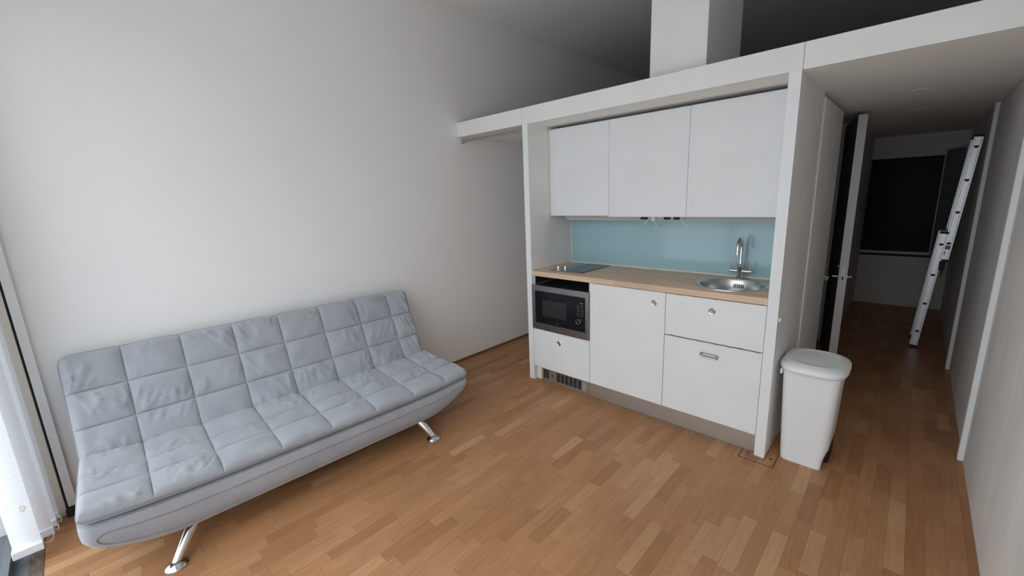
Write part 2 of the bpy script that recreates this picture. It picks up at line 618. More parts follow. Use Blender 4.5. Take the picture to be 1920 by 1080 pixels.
# vertical strips on the right wall
for i, (y, w) in enumerate(((0.700, 0.045), (2.42, 0.05))):
    struct(B(XW - 0.025, XW, y, y + w, 0.0, ZS).build('trim_%d' % (4 + i), M['panel_edge'], bevel=0.002, smooth=False),
           ('white vertical strip on the right wall, nearer the room', 'white vertical strip on the right wall, deeper in the hall')[i], 'trim')

# hall doors
d1 = struct(B(2.705, XR1 + 0.009, 0.733, 1.588, 0.006, 2.180).build('door_1', M['panel'], bevel=0.0015, smooth=False), 'closed flush white hall door behind the kitchen panel', 'door')


def lever(parent, x, y, z, sx, to=-1):
    mb = MB()
    mb.lathe([(0.0, 0.0), (0.024, 0.0), (0.024, 0.008 * sx), (0.009, 0.010 * sx), (0.009, 0.034 * sx), (0, 0.034 * sx)], (x, y, z), 'x', 18)
    mb.tube([(x + 0.030 * sx, y, z), (x + 0.032 * sx, y + 0.03 * to, z), (x + 0.032 * sx, y + 0.11 * to, z)], 0.008, 10)
    mb.lathe([(0.0, 0.0), (0.02, 0.0), (0.02, 0.007 * sx), (0.008, 0.012 * sx), (0.0, 0.014 * sx)], (x, y, z + 0.095), 'x', 16)
    return mb


lever(d1, XR1 + 0.009, 1.545, 0.89, 1).build('handle', M['chrome'], d1)

th = math.atan2(2.845 - 2.69, 2.62 - 1.88)      # open leaf, hinged on the far jamb
Lw = math.hypot(2.845 - 2.69, 2.62 - 1.88)
dm = Matrix.Translation((2.69, 2.62, 0)) @ Matrix.Rotation(th, 4, 'Z')
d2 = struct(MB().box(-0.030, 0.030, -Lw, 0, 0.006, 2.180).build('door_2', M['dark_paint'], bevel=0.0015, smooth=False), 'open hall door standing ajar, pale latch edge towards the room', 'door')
d2.matrix_world = dm
struct(B(-0.030, 0.030, -Lw - 0.0025, -Lw, 0.006, 2.180).build('latch_edge', M['board'], d2, smooth=False))
MB().box(-0.013, 0.013, -Lw - 0.005, -Lw - 0.0026, 0.74, 0.93).build('lock_plate', M['steel'], d2)
MB().box(-0.006, 0.006, -Lw - 0.007, -Lw - 0.0051, 0.82, 0.85).build('latch_bolt', M['black_plastic'], d2)
hm = lever(d2, 0.030, -Lw + 0.055, 0.838, 1, 1)
hm.add(*(lambda q: (q.v, q.f))(lever(d2, -0.030, -Lw + 0.055, 0.838, -1, 1)))
hm.build('handle', M['chrome'], d2)

# hall window: frame, dark pane, shutter slats behind, and one leaf folded open beside it
w2 = MB()
for a in ((wx0, wx1, wz1 - 0.045, wz1), (wx0, wx1, wz0, wz0 + 0.035), (wx0, wx0 + 0.04, wz0 + 0.035, wz1 - 0.045), (wx1 - 0.02, wx1, wz0 + 0.035, wz1 - 0.045)):
    w2.box(a[0], a[1], YB - 0.012, YB + 0.05, a[2], a[3])
w2.box(wx0 - 0.05, wx1 + 0.12, YB - 0.02, YB - 0.001, wz1, wz1 + 0.085)
w2o = struct(w2.build('window_2', M['hall_paint'], bevel=0.002, smooth=False), 'dark hall window in a white frame', 'window')
B(wx0 + 0.04, wx1 - 0.02, YB + 0.015, YB + 0.021, wz0 + 0.035, wz1 - 0.045).build('pane', M['dark_pane'], w2o)
sl = MB()
for k in range(5):
    z = wz0 + 0.06 + k * 0.25
    sl.box(wx0 + 0.041, wx1 - 0.021, YB + 0.0035, YB + 0.0145, z, z + 0.010)
sl.build('glazing_bar', M['gap_shade_dark'], w2o)
B(wx0 - 0.12, wx1 + 0.12, YB + 0.121, YB + 0.2, wz0 - 0.12, wz1 + 0.12).build('unseen_light_block', M['blackish'], w2o)  # unseen board added behind the pane to keep sky light out
B(wx0, wx1 + 0.02, YB - 0.012, YB - 0.001, wz0 - 0.03, wz0 - 0.001).build('sill_gap_shade', M['gap_shade_dark'], w2o)  # solid dark strip that paints the shade of a gap
lf = Matrix.Translation((3.452, 4.83, 0)) @ Matrix.Rotation(math.radians(-58), 4, 'Z')
MB().box(0.0, 0.24, -0.02, 0.0, wz0 - 0.03, 2.0, lf).build('casement', M['dark_paint'], w2o, bevel=0.002)

# window_1: glazed balcony doors in the window wall
w1 = MB()
fy0, fy1 = YF - 0.03, YF + 0.03
for x in (0.0, 1.19, 2.40, XW - 0.06):
    w1.box(x, x + 0.06, fy0, fy1, 0.0, 2.95)
w1.box(0.0, XW, fy0, fy1, 2.89, 2.95)
w1o = struct(w1.build('window_1', M['panel_edge'], smooth=False), 'white framed glazed balcony doors', 'window')
for x0, x1 in ((0.06, 1.19), (1.25, 2.40), (2.46, XW - 0.06)):
    B(x0, x1, YF - 0.003, YF + 0.003, 0.05, 2.89).build('pane', M['glass'], w1o, smooth=False)
B(0.0, XW, fy0, -3.119, -0.02, 0.002).build('track', M['track'], w1o, smooth=False)
B(0.0, XW, fy0, fy1, 0.002, 0.05).build('bottom_rail', M['track'], w1o, smooth=False)
# reveal post at the left wall, with the dark running groove
B(0.0, 0.030, -2.974, -2.938, 0.055, 2.95).build('jamb', M['panel_edge'], w1o, bevel=0.002)
B(0.0, 0.016, -2.984, -2.974, 0.03, 2.95).build('groove', M['gap_shade_dark'], w1o)
B(0.0, 0.028, -3.17, -2.984, 0.03, 2.95).build('jamb', M['sealant'], w1o, bevel=0.002)
B(0.002, 0.045, -2.988, -2.952, 0.0, 0.048).build('end_stop', M['gap_shade_dark'], w1o, bevel=0.006)
struct(B(0.0, XW, -3.118, -3.07, -0.1, 0.004).build('trim_6', M['threshold'], smooth=False), 'dark worn wooden threshold under the blind', 'trim')
struct(B(-2, 6.5, -4.3, YF - 0.05, -0.3, -0.02).build('floor_balcony', M['deck'], smooth=False), 'grey balcony floor outside the glass', 'floor')

# ------------------------------------------------------------------ vertical blind
vb = thing('vertical_blind', (0.20, -3.09, 0.0), 'white vertical fabric blind drawn back beside the left wall', 'blind')
VO = Vector((0.20, -3.09, 0.0))
shift(B(0.04, 3.5, -3.125, -3.085, 2.84, 2.885), VO).build('headrail', M['panel_edge'], vb, bevel=0.003)
slats = [(0.335, -3.158, -3.060, 0.030), (0.235, -3.130, -3.026, 0.012), (0.165, -3.125, -3.016, 0.018), (0.095, -3.115, -3.008, 0.01)]
for x, ya, yb_, dx in slats:
    mb = MB()
    n = 10
    rings = []
    for z in (0.062, 0.12, 0.6, 1.4, 2.0, 2.838):
        P, Q = [], []
        for k in range(n + 1):
            t = k / n
            bow = 0.006 * math.sin(PI * t)
            P.append((x - dx + 2 * dx * t * 0.6 + bow, ya + (yb_ - ya) * t, z))
            Q.append((x - dx + 2 * dx * t * 0.6 + bow - 0.0012, ya + (yb_ - ya) * t, z))
        rings.append(P + Q[::-1])
    mb.loft(rings)
    so = shift(mb, VO).build('slat', M['slat_stained'] if x == 0.335 else M['slat'], vb)
    xa, xb_ = x - dx, x + dx * 0.2
    pk = MB().box(min(xa, xb_) - 0.004, max(xa, xb_) + 0.009, ya - 0.002, yb_ + 0.002, 0.050, 0.088)
    shift(pk, VO).build('weight_pocket', M['slat'], so, bevel=0.002)
ch = MB()
pts = []
ends = [(0.335, -3.058, 0.075), (0.235, -3.024, 0.075), (0.165, -3.014, 0.075), (0.095, -3.006, 0.075)]
for (a, b_) in zip(ends[:-1], ends[1:]):
    for k in range(14):
        t = k / 14
        p = Vector(a).lerp(Vector(b_), t)
        p.z -= 0.030 * math.sin(PI * t)
        p.y += 0.006 * math.sin(PI * t)
        pts.append(p)
for k in range(30):
    t = k / 29
    pts.append(Vector((0.090 - 0.02 * t, -3.003 + 0.004 * math.sin(9 * t), 0.075 + 0.16 * t)))
for p in pts:
    ch.lathe([(0.0, -0.0028), (0.0024, -0.0014), (0.0028, 0.0), (0.0024, 0.0014), (0.0, 0.0028)], p, 'z', 6)
ch.tube(pts, 0.0008, 5)
shift(ch, VO).build('bead_chain', M['plastic'], vb)

# ------------------------------------------------------------------ kitchen base cabinets


def round_handle(x, z, parent, name='handle'):
    mb = MB()
    mb.lathe([(0.0135, -0.002), (0.0150, 0.001), (0.0190, 0.0025), (0.0215, 0.0012), (0.0225, -0.001)], (x, 0, z), 'y', 28)
    o = mb.build(name, M['chrome'], parent)
    c = MB().lathe([(0.0, 0.0006), (0.0140, 0.0006), (0.0142, -0.0005)], (x, 0, z), 'y', 24)
    c.build('cup', M['cup_shade'], o)
    g = MB()
    g.tube([(x - 0.008, -0.0015, z + 0.002), (x, -0.003, z - 0.004), (x + 0.006, -0.002, z - 0.007)], 0.0028, 8)
    g.build('finger_catch', M['steel'], o)
    return o


def carcass(name, x0, x1, label, z_top=ZT0 - 0.002, group='kitchen base cabinets'):
    t = thing(name, ((x0 + x1) / 2, 0.3, 0.0), label, 'cabinet', group)
    O = t.location
    mb = MB()
    mb.box(x0 + 0.001, x0 + 0.017, 0.020, 0.585, ZP, z_top)
    mb.box(x1 - 0.017, x1 - 0.001, 0.020, 0.585, ZP, z_top)
    mb.box(x0 + 0.017, x1 - 0.017, 0.020, 0.585, ZP, ZP + 0.016)
    mb.box(x0 + 0.017, x1 - 0.017, 0.570, 0.585, ZP + 0.016, z_top)
    shift(mb, O).build('carcass', M['carcass'], t, smooth=False)
    return t


def front(name, x0, x1, z0, z1, t, y0=0.0005, y1=0.0185):
    o = shift(B(x0, x1, y0, y1, z0, z1), t.location).build(name, M['cab'], t, bevel=0.0012, smooth=False)
    return o


def handle_on(x, z, fr, t):
    mb = round_handle(x, z, fr)
    for o in [mb] + list(mb.children):
        for v in o.data.vertices:
            v.co -= Vector(t.location)
    return mb


c1 = carcass('base_cabinet', XL1 + 0.001, D1, 'white base unit left of the sink, holding the microwave over one drawer')
dr1 = front('drawer', XL1 + 0.003, D1 - 0.002, ZP, 0.490, c1)
handle_on(1.167, 0.404, dr1, c1)
shift(B(XL1 + 0.018, D1 - 0.018, 0.022, 0.568, 0.470, 0.488), c1.location).build('shelf', M['carcass'], c1, smooth=False)
shift(B(XL1 + 0.0185, XL1 + 0.0200, 0.025, 0.56, 0.889, 0.962), c1.location).build('side_liner', M['steel'], c1, smooth=False)

c2 = carcass('base_cabinet', D1, D2, 'white base unit with one tall door, between microwave and sink')
dd2 = front('door', D1 + 0.002, D2 - 0.003, ZP, ZT0 - 0.005, c2)
handle_on(1.997, 0.882, dd2, c2)

c3 = carcass('base_cabinet', D2, XR0 - 0.001, 'white base unit under the sink, drawer front above a wide door')
dr3 = front('drawer', D2 + 0.001, XR0 - 0.003, 0.676, ZT0 - 0.006, c3)
handle_on(2.382, 0.882, dr3, c3)
MB().lathe([(0.0, 0.0016), (0.013, 0.0014), (0.0145, 0.0)], (2.640 - c3.location.x, -c3.location.y + 0.0005, 0.905), 'y', 20).build('cover_cap', M['cab'], dr3)
dd3 = front('door', D2 + 0.001, XR0 - 0.003, ZP, 0.668, c3)
# long recessed pull
mb = MB()
pts = []
hw, hr = 0.036, 0.0185
for k in range(17):
    a = -PI / 2 + PI * k / 16
    pts.append((2.381 + hw + hr * math.cos(a), hr * math.sin(a)))
for k in range(17):
    a = PI / 2 + PI * k / 16
    pts.append((2.381 - hw + hr * math.cos(a), hr * math.sin(a)))
mb.tube([(x, -0.0008, 0.586 + z) for x, z in pts], 0.0038, 8, closed=True)
hp = shift(mb, c3.location).build('handle', M['steel'], dd3)
mb = MB()
mb.add([(x, -0.0006, 0.586 + z) for x, z in pts], [tuple(range(len(pts)))])
shift(mb, c3.location).build('cup', M['steel'], hp)
mb = MB().tube([(2.345, -0.002, 0.590), (2.381, -0.003, 0.589), (2.417, -0.002, 0.588)], 0.005, 10)
shift(mb, c3.location).build('finger_catch', M['steel'], hp)
# chipped lacquer along the drawer edges
rnd = random.Random(3)


def chips(x0, x1, z, dz, seed):
    """one ragged ribbon of bare board along an edge"""
    n = 90
    top, bot = [], []
    for k in range(n + 1):
        x = x0 + (x1 - x0) * k / n
        a = noise.noise(Vector((x * 42, seed, 0.3))) + 0.5 * noise.noise(Vector((x * 130, seed, 4.1)))
        h = 0.00015 + 0.0055 * max(0.0, a - 0.12)
        top.append((x, -0.0002, z + dz * h))
        bot.append((x, -0.0002, z))
    mb = MB().add(top + bot, [(i, i + 1, n + 2 + i, n + 1 + i) for i in range(n)])
    shift(mb, c3.location).build('chipped_edge', M['chip'], dr3, smooth=False)


chips(2.09, 2.60, 0.6762, 1, 1.0)
chips(2.09, 2.66, 0.6678, -1, 2.0)
chips(2.16, 2.50, 0.9616, -1, 3.0)

# plinth and vent grille
pt = thing('plinth', (2.05, 0.05, 0.0), 'brushed metal plinth under the white base units', 'plinth')
shift(B(D1 - 0.030, XR0 - 0.002, 0.040, 0.056, 0.0, ZP - 0.003), pt.location).build('board', M['plinth'], pt, smooth=False)
vg = thing('vent_grille', (1.18, 0.05, 0.0), 'metal vent grille with slots below the microwave drawer', 'grille')
O = vg.location
shift(B(XL1 + 0.002, XL1 + 0.055, 0.040, 0.056, 0.0, ZP - 0.003), O).build('end_piece', M['sealant'], vg, smooth=False)
shift(B(XL1 + 0.056, D1 - 0.033, 0.042, 0.056, 0.0, ZP - 0.003), O).build('plate', M['plinth'], vg, smooth=False)
x = 0.960
slots = [0.958, 0.990, 1.105, 1.150, 1.195, 1.240, 1.285, 1.330, 1.375]
for i, x in enumerate(slots):
    so = shift(B(x, x + (0.026 if i < 2 else 0.036), 0.0405, 0.0425, 0.022, 0.104), O).build('slot', M['print'] if i == 8 else M['gap_shade_dark'], vg, smooth=False)
MB().lathe([(0, 0.003), (0.009, 0.003), (0.010, 0.0)], (1.055 - O.x, 0.042 - O.y, 0.062), 'y', 14).build('knob', M['gap_shade_dark'], vg)
shift(B(D1 - 0.0335, D1 - 0.0305, 0.040, 0.056, 0.0, ZP - 0.003), O).build('joint', M['gap_shade_dark'], vg, smooth=False)

# ------------------------------------------------------------------ worktop with the hole for the sink
SX, SY, SR = 2.402, 0.285, 0.212
wt = MB()
wx_a, wx_b, wy_a, wy_b = XL1 + 0.001, XR0 - 0.001, -0.004, 0.585


def plate_hole(mb, x0, x1, y0, y1, z0, z1, cx, cy, r, n=64):
    angs = sorted(set([2 * PI * k / n for k in range(n)] + [math.atan2(y - cy, x - cx) % (2 * PI) for x in (x0, x1) for y in (y0, y1)]))
    k = len(angs)
    inner, outer = [], []
    for a in angs:
        c, s = math.cos(a), math.sin(a)
        t = min([((x1 if c > 0 else x0) - cx) / c if abs(c) > 1e-9 else 1e9, ((y1 if s > 0 else y0) - cy) / s if abs(s) > 1e-9 else 1e9])
        inner.append((cx + r * c, cy + r * s))
        outer.append((cx + t * c, cy + t * s))
    V = [(x, y, z) for z in (z0, z1) for ring in (inner, outer) for x, y in ring]
    F = []
    for i in range(k):
        j = (i + 1) % k
        F.append((2 * k + i, 2 * k + j, 3 * k + j, 3 * k + i))     # top
        F.append((i, k + i, k + j, j))                             # bottom
        F.append((k + i, 3 * k + i, 3 * k + j, k + j))             # outer
        F.append((i, j, 2 * k + j, 2 * k + i))                     # inner
    mb.add(V, F)


plate_hole(wt, SX - 0.27, wx_b, wy_a, wy_b, ZT0, ZT1, SX, SY, SR - 0.012)
wt.box(wx_a, SX - 0.27, wy_a, wy_b, ZT0, ZT1)
wo = tag(wt.build('worktop', M['worktop'], smooth=False), 'beech block kitchen worktop running between the two white panels', 'worktop')

# splashback
sp = thing('splashback', (1.78, 0.593, ZT1), 'pale blue glass splashback between worktop and wall cabinets', 'splashback')
O = sp.location
shift(B(XL1 + 0.012, XR0 - 0.002, 0.588, 0.5985, ZT1 + 0.001, 1.50), O).build('glass', M['splash'], sp, bevel=0.001, smooth=False)
shift(B(XL1 + 0.001, XL1 + 0.011, 0.586, 0.5985, ZT1 + 0.0125, 1.50), O).build('edge_seal', M['sealant'], sp, smooth=False)

sk = MB()
sk.box(wx_a, wx_b, 0.572, 0.586, ZT1 + 0.0002, ZT1 + 0.012)
sk.box(wx_a, wx_a + 0.007, 0.0, 0.572, ZT1 + 0.0002, ZT1 + 0.008)
shift(sk, O).build('sealant', M['sealant'], sp, smooth=False)

# ------------------------------------------------------------------ hob
hb = thing('hob', (1.17, 0.31, ZT1), 'small two ring black glass hob with steel control strip', 'hob')
O = hb.location
shift(B(1.005, 1.335, 0.085, 0.535, ZT1, ZT1 + 0.006), O).build('frame', M['steel'], hb, bevel=0.002)
shift(B(1.125, 1.330, 0.090, 0.530, ZT1 + 0.0061, ZT1 + 0.0095), O).build('glass', M['hob_glass'], hb, bevel=0.001)
for y in (0.20, 0.42):
    mb = MB().lathe([(0.070, 0.0), (0.072, 0.0002), (0.074, 0.0)], (1.228, y, ZT1 + 0.0096), 'z', 40)
    shift(mb, O).build('cooking_zone', M['print'], hb)
for x, y in ((1.045, 0.170), (1.105, 0.190)):
    mb = MB().lathe([(0.019, 0.0), (0.019, 0.004), (0.0155, 0.006), (0.0145, 0.022), (0.012, 0.025), (0.0, 0.0255)], (x, y, ZT1 + 0.006), 'z', 24)
    mb.box(x - 0.002, x + 0.002, y - 0.013, y + 0.013, ZT1 + 0.030, ZT1 + 0.0325)
    shift(mb, O).build('knob', M['chrome'], hb)

# ------------------------------------------------------------------ sink and tap
sn = thing('sink', (SX, SY, ZT1), 'round stainless steel inset sink at right end of worktop', 'sink')
prof = [(SR + 0.010, 0.0), (SR + 0.009, 0.004), (SR + 0.002, 0.006), (SR - 0.010, 0.005), (SR - 0.018, 0.0015), (SR - 0.024, -0.010), (SR - 0.030, -0.06), (SR - 0.040, -0.125), (SR - 0.060, -0.150), (SR - 0.10, -0.158), (0.035, -0.162), (0.033, -0.168), (0.0, -0.168)]
MB().lathe(prof, (0, 0, 0), 'z', 72).build('bowl', M['sink_steel'], sn)
mb = MB()
for k in range(6):
    a = PI / 2 + 0.02 + (k - 2.5) * 0.062
    rr = SR - 0.0285
    c, s = math.cos(a), math.sin(a)
    mm = Matrix.Translation((rr * c, rr * s, -0.043)) @ Matrix.Rotation(a, 4, 'Z') @ Matrix.Rotation(0.11, 4, 'Y')
    mb.box(-0.002, 0.001, -0.0034, 0.0034, -0.013, 0.013, mm)
mb.build('overflow_slot', M['black_plastic'], sn, smooth=False)
MB().lathe([(0.0, -0.163), (0.030, -0.163), (0.034, -0.161)], (0, 0, 0), 'z', 24).build('drain', M['chrome'], sn)

tp = thing('tap', (2.386, 0.520, ZT1), 'chrome swan neck mixer tap with two levers behind the sink', 'tap')
mb = MB()
mb.lathe([(0.0, 0.0), (0.030, 0.0), (0.030, 0.006), (0.025, 0.012), (0.019, 0.020), (0.019, 0.085), (0.022, 0.092), (0.018, 0.102), (0.013, 0.106), (0.0, 0.107)], (0, 0, 0), 'z', 28)
mb.build('body', M['chrome'], tp)
path = [(0, 0, 0.10), (0, 0, 0.16), (0, 0, 0.22)]
dirx, diry = 0.08, -0.995
for k in range(1, 15):
    a = PI * k / 14
    r = 0.062
    path.append((dirx * r * (1 - math.cos(a)), diry * r * (1 - math.cos(a)), 0.22 + r * 1.1 * math.sin(a)))
e = path[-1]
path += [(e[0], e[1], e[2] - 0.02), (e[0], e[1], e[2] - 0.035)]
MB().tube(path, 0.0115, 14).build('spout', M['chrome'], tp)
for s in (-1, 1):
    mb = MB()
    mb.tube([(0.015 * s, 0, 0.056), (0.040 * s, 0, 0.056), (0.066 * s, 0, 0.056)], [0.012, 0.011, 0.009], 14)
    mb.tube([(0.066 * s, 0, 0.056), (0.076 * s, 0, 0.056)], [0.009, 0.007], 12)
    mb.tube([(0.062 * s, 0, 0.058), (0.063 * s, 0, 0.085), (0.063 * s, 0, 0.118)], [0.0055, 0.0052, 0.006], 10)
    mb.build('lever', M['chrome'], tp)

# ------------------------------------------------------------------ wall cabinets, hood
U = 0.2725
UD = [(XL1 + 0.002, 1.4705, 1.4630, 'leftmost white wall cabinet door, sitting slightly higher than its neighbours'),
      (1.4705, 2.0825, 1.4545, 'middle white wall cabinet above the splashback and hanging cables'),
      (2.0825, XR0 - 0.002, 1.4550, 'rightmost white wall cabinet, above the sink and tap')]
for x0, x1, zb, lab in UD:
    t = thing('wall_cabinet', ((x0 + x1) / 2, 0.43, 1.46), lab, 'cabinet', 'white wall cabinets')
    shift(B(x0 + 0.001, x1 - 0.001, U + 0.020, 0.585, 1.505, ZS - 0.028), t.location).build('carcass', M['carcass'], t, smooth=False)
    shift(B(x0 + 0.0012, x1 - 0.0012, U, U + 0.018, zb, 2.184), t.location).build('door', M['cab'], t, bevel=0.0012, smooth=False)
hd = thing('cooker_hood', (1.78, 0.45, 1.42), 'grey slim cooker hood strip with dark vents beneath the wall cabinets', 'hood')
O = hd.location
P = [(0.952, 1.500), (0.952, 1.455), (0.957, 1.440), (0.970, 1.427), (0.990, 1.4205), (1.02, 1.419), (XR0 - 0.003, 1.421), (XR0 - 0.003, 1.500)]
mb = MB()
n = len(P)
mb.add([(x, 0.40, z) for x, z in P] + [(x, 0.584, z) for x, z in P], [tuple(range(n)), tuple(range(n, 2 * n))[::-1]] + [(i, n + i, n + (i + 1) % n, (i + 1) % n) for i in range(n)])
shift(mb, O).build('body', M['carcass'], hd)
for a, b_ in ((1.685, 1.742), (1.872, 1.920), (1.945, 1.990)):
    shift(B(a, b_, 0.394, 0.399, 1.4275, 1.470), O).build('vent', M['black_plastic'], hd)
mb = MB().lathe([(0.0, 0.014), (0.018, 0.012), (0.022, 0.0)], (1.790, 0.398, 1.432), 'y', 22)
shift(mb, O).build('lamp_cap', M['plastic'], hd)


def cable(name, pts, r, label):
    o = MB().tube(pts, r, 8).build(name, M['plastic'], None)
    tag(o, label, 'cable', 'loose cables under the cabinets')
    return o


cable('loose_cable', [(1.772, 0.385, 1.470), (1.768, 0.372, 1.440), (1.752, 0.362, 1.415), (1.733, 0.355, 1.392)], 0.0035, 'left of the two white cable ends hanging under the middle wall cabinet')
cable('loose_cable', [(1.998, 0.382, 1.475), (2.006, 0.370, 1.448), (2.028, 0.362, 1.415), (2.060, 0.352, 1.384), (2.066, 0.351, 1.380)], 0.0035, 'right white cable end hanging under the middle wall cabinet')
cable('cord_loop', [(1.800, 0.380, 1.424), (1.812, 0.372, 1.405), (1.826, 0.366, 1.388), (1.838, 0.362, 1.366), (1.826, 0.362, 1.362), (1.806, 0.364, 1.368)], 0.0025, 'short looped white cord hanging below the round hood lamp cap')

# ------------------------------------------------------------------ microwave
mw = thing('microwave', (1.18, 0.2, 0.492), 'built in steel framed microwave with black glass door', 'microwave')
O = mw.location
mx0, mx1, mz0, mz1 = 0.8885, 1.4705, 0.497, 0.889
gx0, gx1, gz0, gz1 = 0.924, 1.441, 0.556, 0.842
mb = MB()
for a in ((mx0, mx1, gz1, mz1), (mx0, mx1, mz0, gz0), (mx0, gx0, gz0, gz1), (gx1, mx1, gz0, gz1)):
    mb.box(a[0], a[1], -0.012, 0.016, a[2], a[3])
shift(mb, O).build('frame', M['steel'], mw, smooth=False)
shift(B(0.905, 1.450, 0.022, 0.42, 0.492, 0.885), O).build('housing', M['black_plastic'], mw, smooth=False)
dg = shift(B(gx0 + 0.0005, gx1 - 0.0005, -0.010, 0.010, gz0 + 0.0005, gz1 - 0.0005), O).build('glass_door', M['black_glass'], mw, smooth=False)
shift(B(1.005, 1.258, -0.0112, -0.0101, 0.624, 0.768), O).build('viewing_window', M['dark_glass'], dg, smooth=False)
shift(B(1.391, 1.416, -0.0112, -0.0101, 0.786, 0.797), O).build('display', M['red_led'], dg, smooth=False)
mb = MB()
for r in range(5):
    for c in range(2):
        x = 1.362 + c * 0.036
        z = 0.762 - r * 0.0195
        mb.box(x, x + 0.022, -0.0112, -0.0101, z, z + 0.0055)
shift(mb, O).build('button', M['button'], dg, smooth=False)
mb = MB().lathe([(0.0205, 0.0), (0.0200, 0.012), (0.0165, 0.015), (0.0, 0.015)], (1.380, -0.0101, 0.640), 'y', 28)
kb = shift(mb, O).build('dial', M['black_glass'], dg)
mb = MB().lathe([(0.0175, 0.0155), (0.019, 0.0168), (0.0212, 0.0135), (0.0215, 0.006)], (1.380, -0.0101, 0.640), 'y', 28)
shift(mb, O).build('dial_ring', M['chrome'], kb)
shift(B(1.145, 1.180, -0.0112, -0.0101, 0.577, 0.582), O).build('badge', M['button'], dg, smooth=False)

# ------------------------------------------------------------------ rail in the alcove
rl = thing('curtain_rail', (0.41, 0.06, 2.178), 'thin metal rail under the mezzanine between left wall and kitchen panel', 'rail')
MB().tube([(-0.405, 0, 0), (0.0, 0, 0), (0.412, 0, 0)], 0.0095, 14).build('rod', M['steel'], rl)
for x, s in ((-0.4095, 1), (0.4165, -1)):
    MB().lathe([(0.0, 0.0), (0.021, 0.0), (0.021, 0.006 * s), (0.013, 0.010 * s), (0.012, 0.022 * s), (0.0, 0.022 * s)], (x, 0, 0), 'x', 20).build('end_socket', M['chrome'], rl)

# ------------------------------------------------------------------ downlights in the hall soffit
for i, y in enumerate((1.258, 2.27)):
    t = thing('downlight', (3.17, y, ZS), ('recessed round ceiling downlight in the hall, nearer the kitchen', 'recessed round ceiling downlight in the hall, farther from the kitchen')[i], 'light', 'hall downlights')
    MB().lathe([(0.030, -0.001), (0.036, -0.004), (0.045, -0.004), (0.047, 0.0)], (0, 0, 0), 'z', 30).build('rim', M['panel_edge'], t)
    MB().lathe([(0.0, -0.0008), (0.030, -0.0012)], (0, 0, 0), 'z', 30).build('lamp', M['carcass'], t)

# ------------------------------------------------------------------ floor patch around the panel foot
fp = thing('floor_patch', (XR1, 0.0, 0.0), 'dark edged wooden patch in the parquet around panel foot', 'floor patch')
MB().add([(x - XR1, y, 0.0009) for x, y in ((2.615, -0.072), (2.800, -0.072), (2.800, 0.115), (XR1 + 0.001, 0.115), (XR1 + 0.001, -0.003), (XR0 - 0.002, -0.003), (XR0 - 0.002, 0.034), (2.615, 0.034))], [(0, 1, 2, 3, 4, 5, 6, 7)]).build('board', M['floor'], fp, smooth=False)
mb = MB()
for a in ((2.612, 2.803, -0.0755, -0.0715), (2.612, 2.616, -0.0715, 0.034), (2.799, 2.803, -0.0715, 0.115), (2.640, 2.742, -0.036, -0.033), (2.741, 2.744, -0.036, 0.115)):
    mb.box(a[0] - XR1, a[1] - XR1, a[2], a[3], 0.0, 0.0016)
mb.build('border', M['gap_shade_dark'], fp, smooth=False)
for x, y in ((2.650, 0.0), (2.772, 0.01)):
    MB().lathe([(0, 0.0022), (0.007, 0.002), (0.008, 0.0)], (x - XR1, y, 0.0009), 'z', 14).build('screw', M['gap_shade_dark'], fp)

# ------------------------------------------------------------------ pedal bin
bn = thing('pedal_bin', (2.915, 0.22, 0.0), 'tall white plastic pedal bin beside kitchen panel at hall entrance', 'bin')


def rrect(hx, hy, r, cx=0, cy=0, n=9):
    P = []
    for qx, qy, a0 in ((1, 1, 0), (-1, 1, PI / 2), (-1, -1, PI), (1, -1, 3 * PI / 2)):
        for k in range(n):
            a = a0 + PI / 2 * k / (n - 1)
            P.append((cx + qx * (hx - r) + r * math.cos(a), cy + qy * (hy - r) + r * math.sin(a)))
    return P


# body tapers towards the floor; the lower part of the pedal side is scooped away
def bin_ring(z):
    t = z / 0.585
    x0 = -0.112 - 0.026 * t
    x1 = 0.118 + 0.022 * t
    y0 = -0.152 - 0.016 * t
    y1 = 0.165 + 0.012 * t
    P = rrect((x1 - x0) / 2, (y1 - y0) / 2, 0.045, (x0 + x1) / 2, (y0 + y1) / 2)
    out = []
    for x, y in P:
        # recess for the pedal, cut into the +x side below z = 0.12
        if z < 0.14 and x > 0.02:
            k = max(0.0, 1 - z / 0.13)
            w = max(0.0, min(1.0, (y + 0.150) / 0.10))
            x -= 0.075 * min(1, k * 1.5) * w
        out.append((x, y, z))
    return out


rings = [bin_ring(z) for z in (0.0, 0.006, 0.03, 0.06, 0.09, 0.11, 0.125, 0.14, 0.2, 0.3, 0.4, 0.5, 0.570, 0.585)]
MB().loft(rings).build('body', M['plastic'], bn, ang=0.9)


def sup(hx, hy, e, z, cx=0.0, cy=0.005, n=64):
    P = []
    for k in range(n):
        a = 2 * PI * k / n
        c, s = math.cos(a), math.sin(a)
        P.append((cx + hx * math.copysign(abs(c) ** e, c), cy + hy * math.copysign(abs(s) ** e, s), z))
    return P


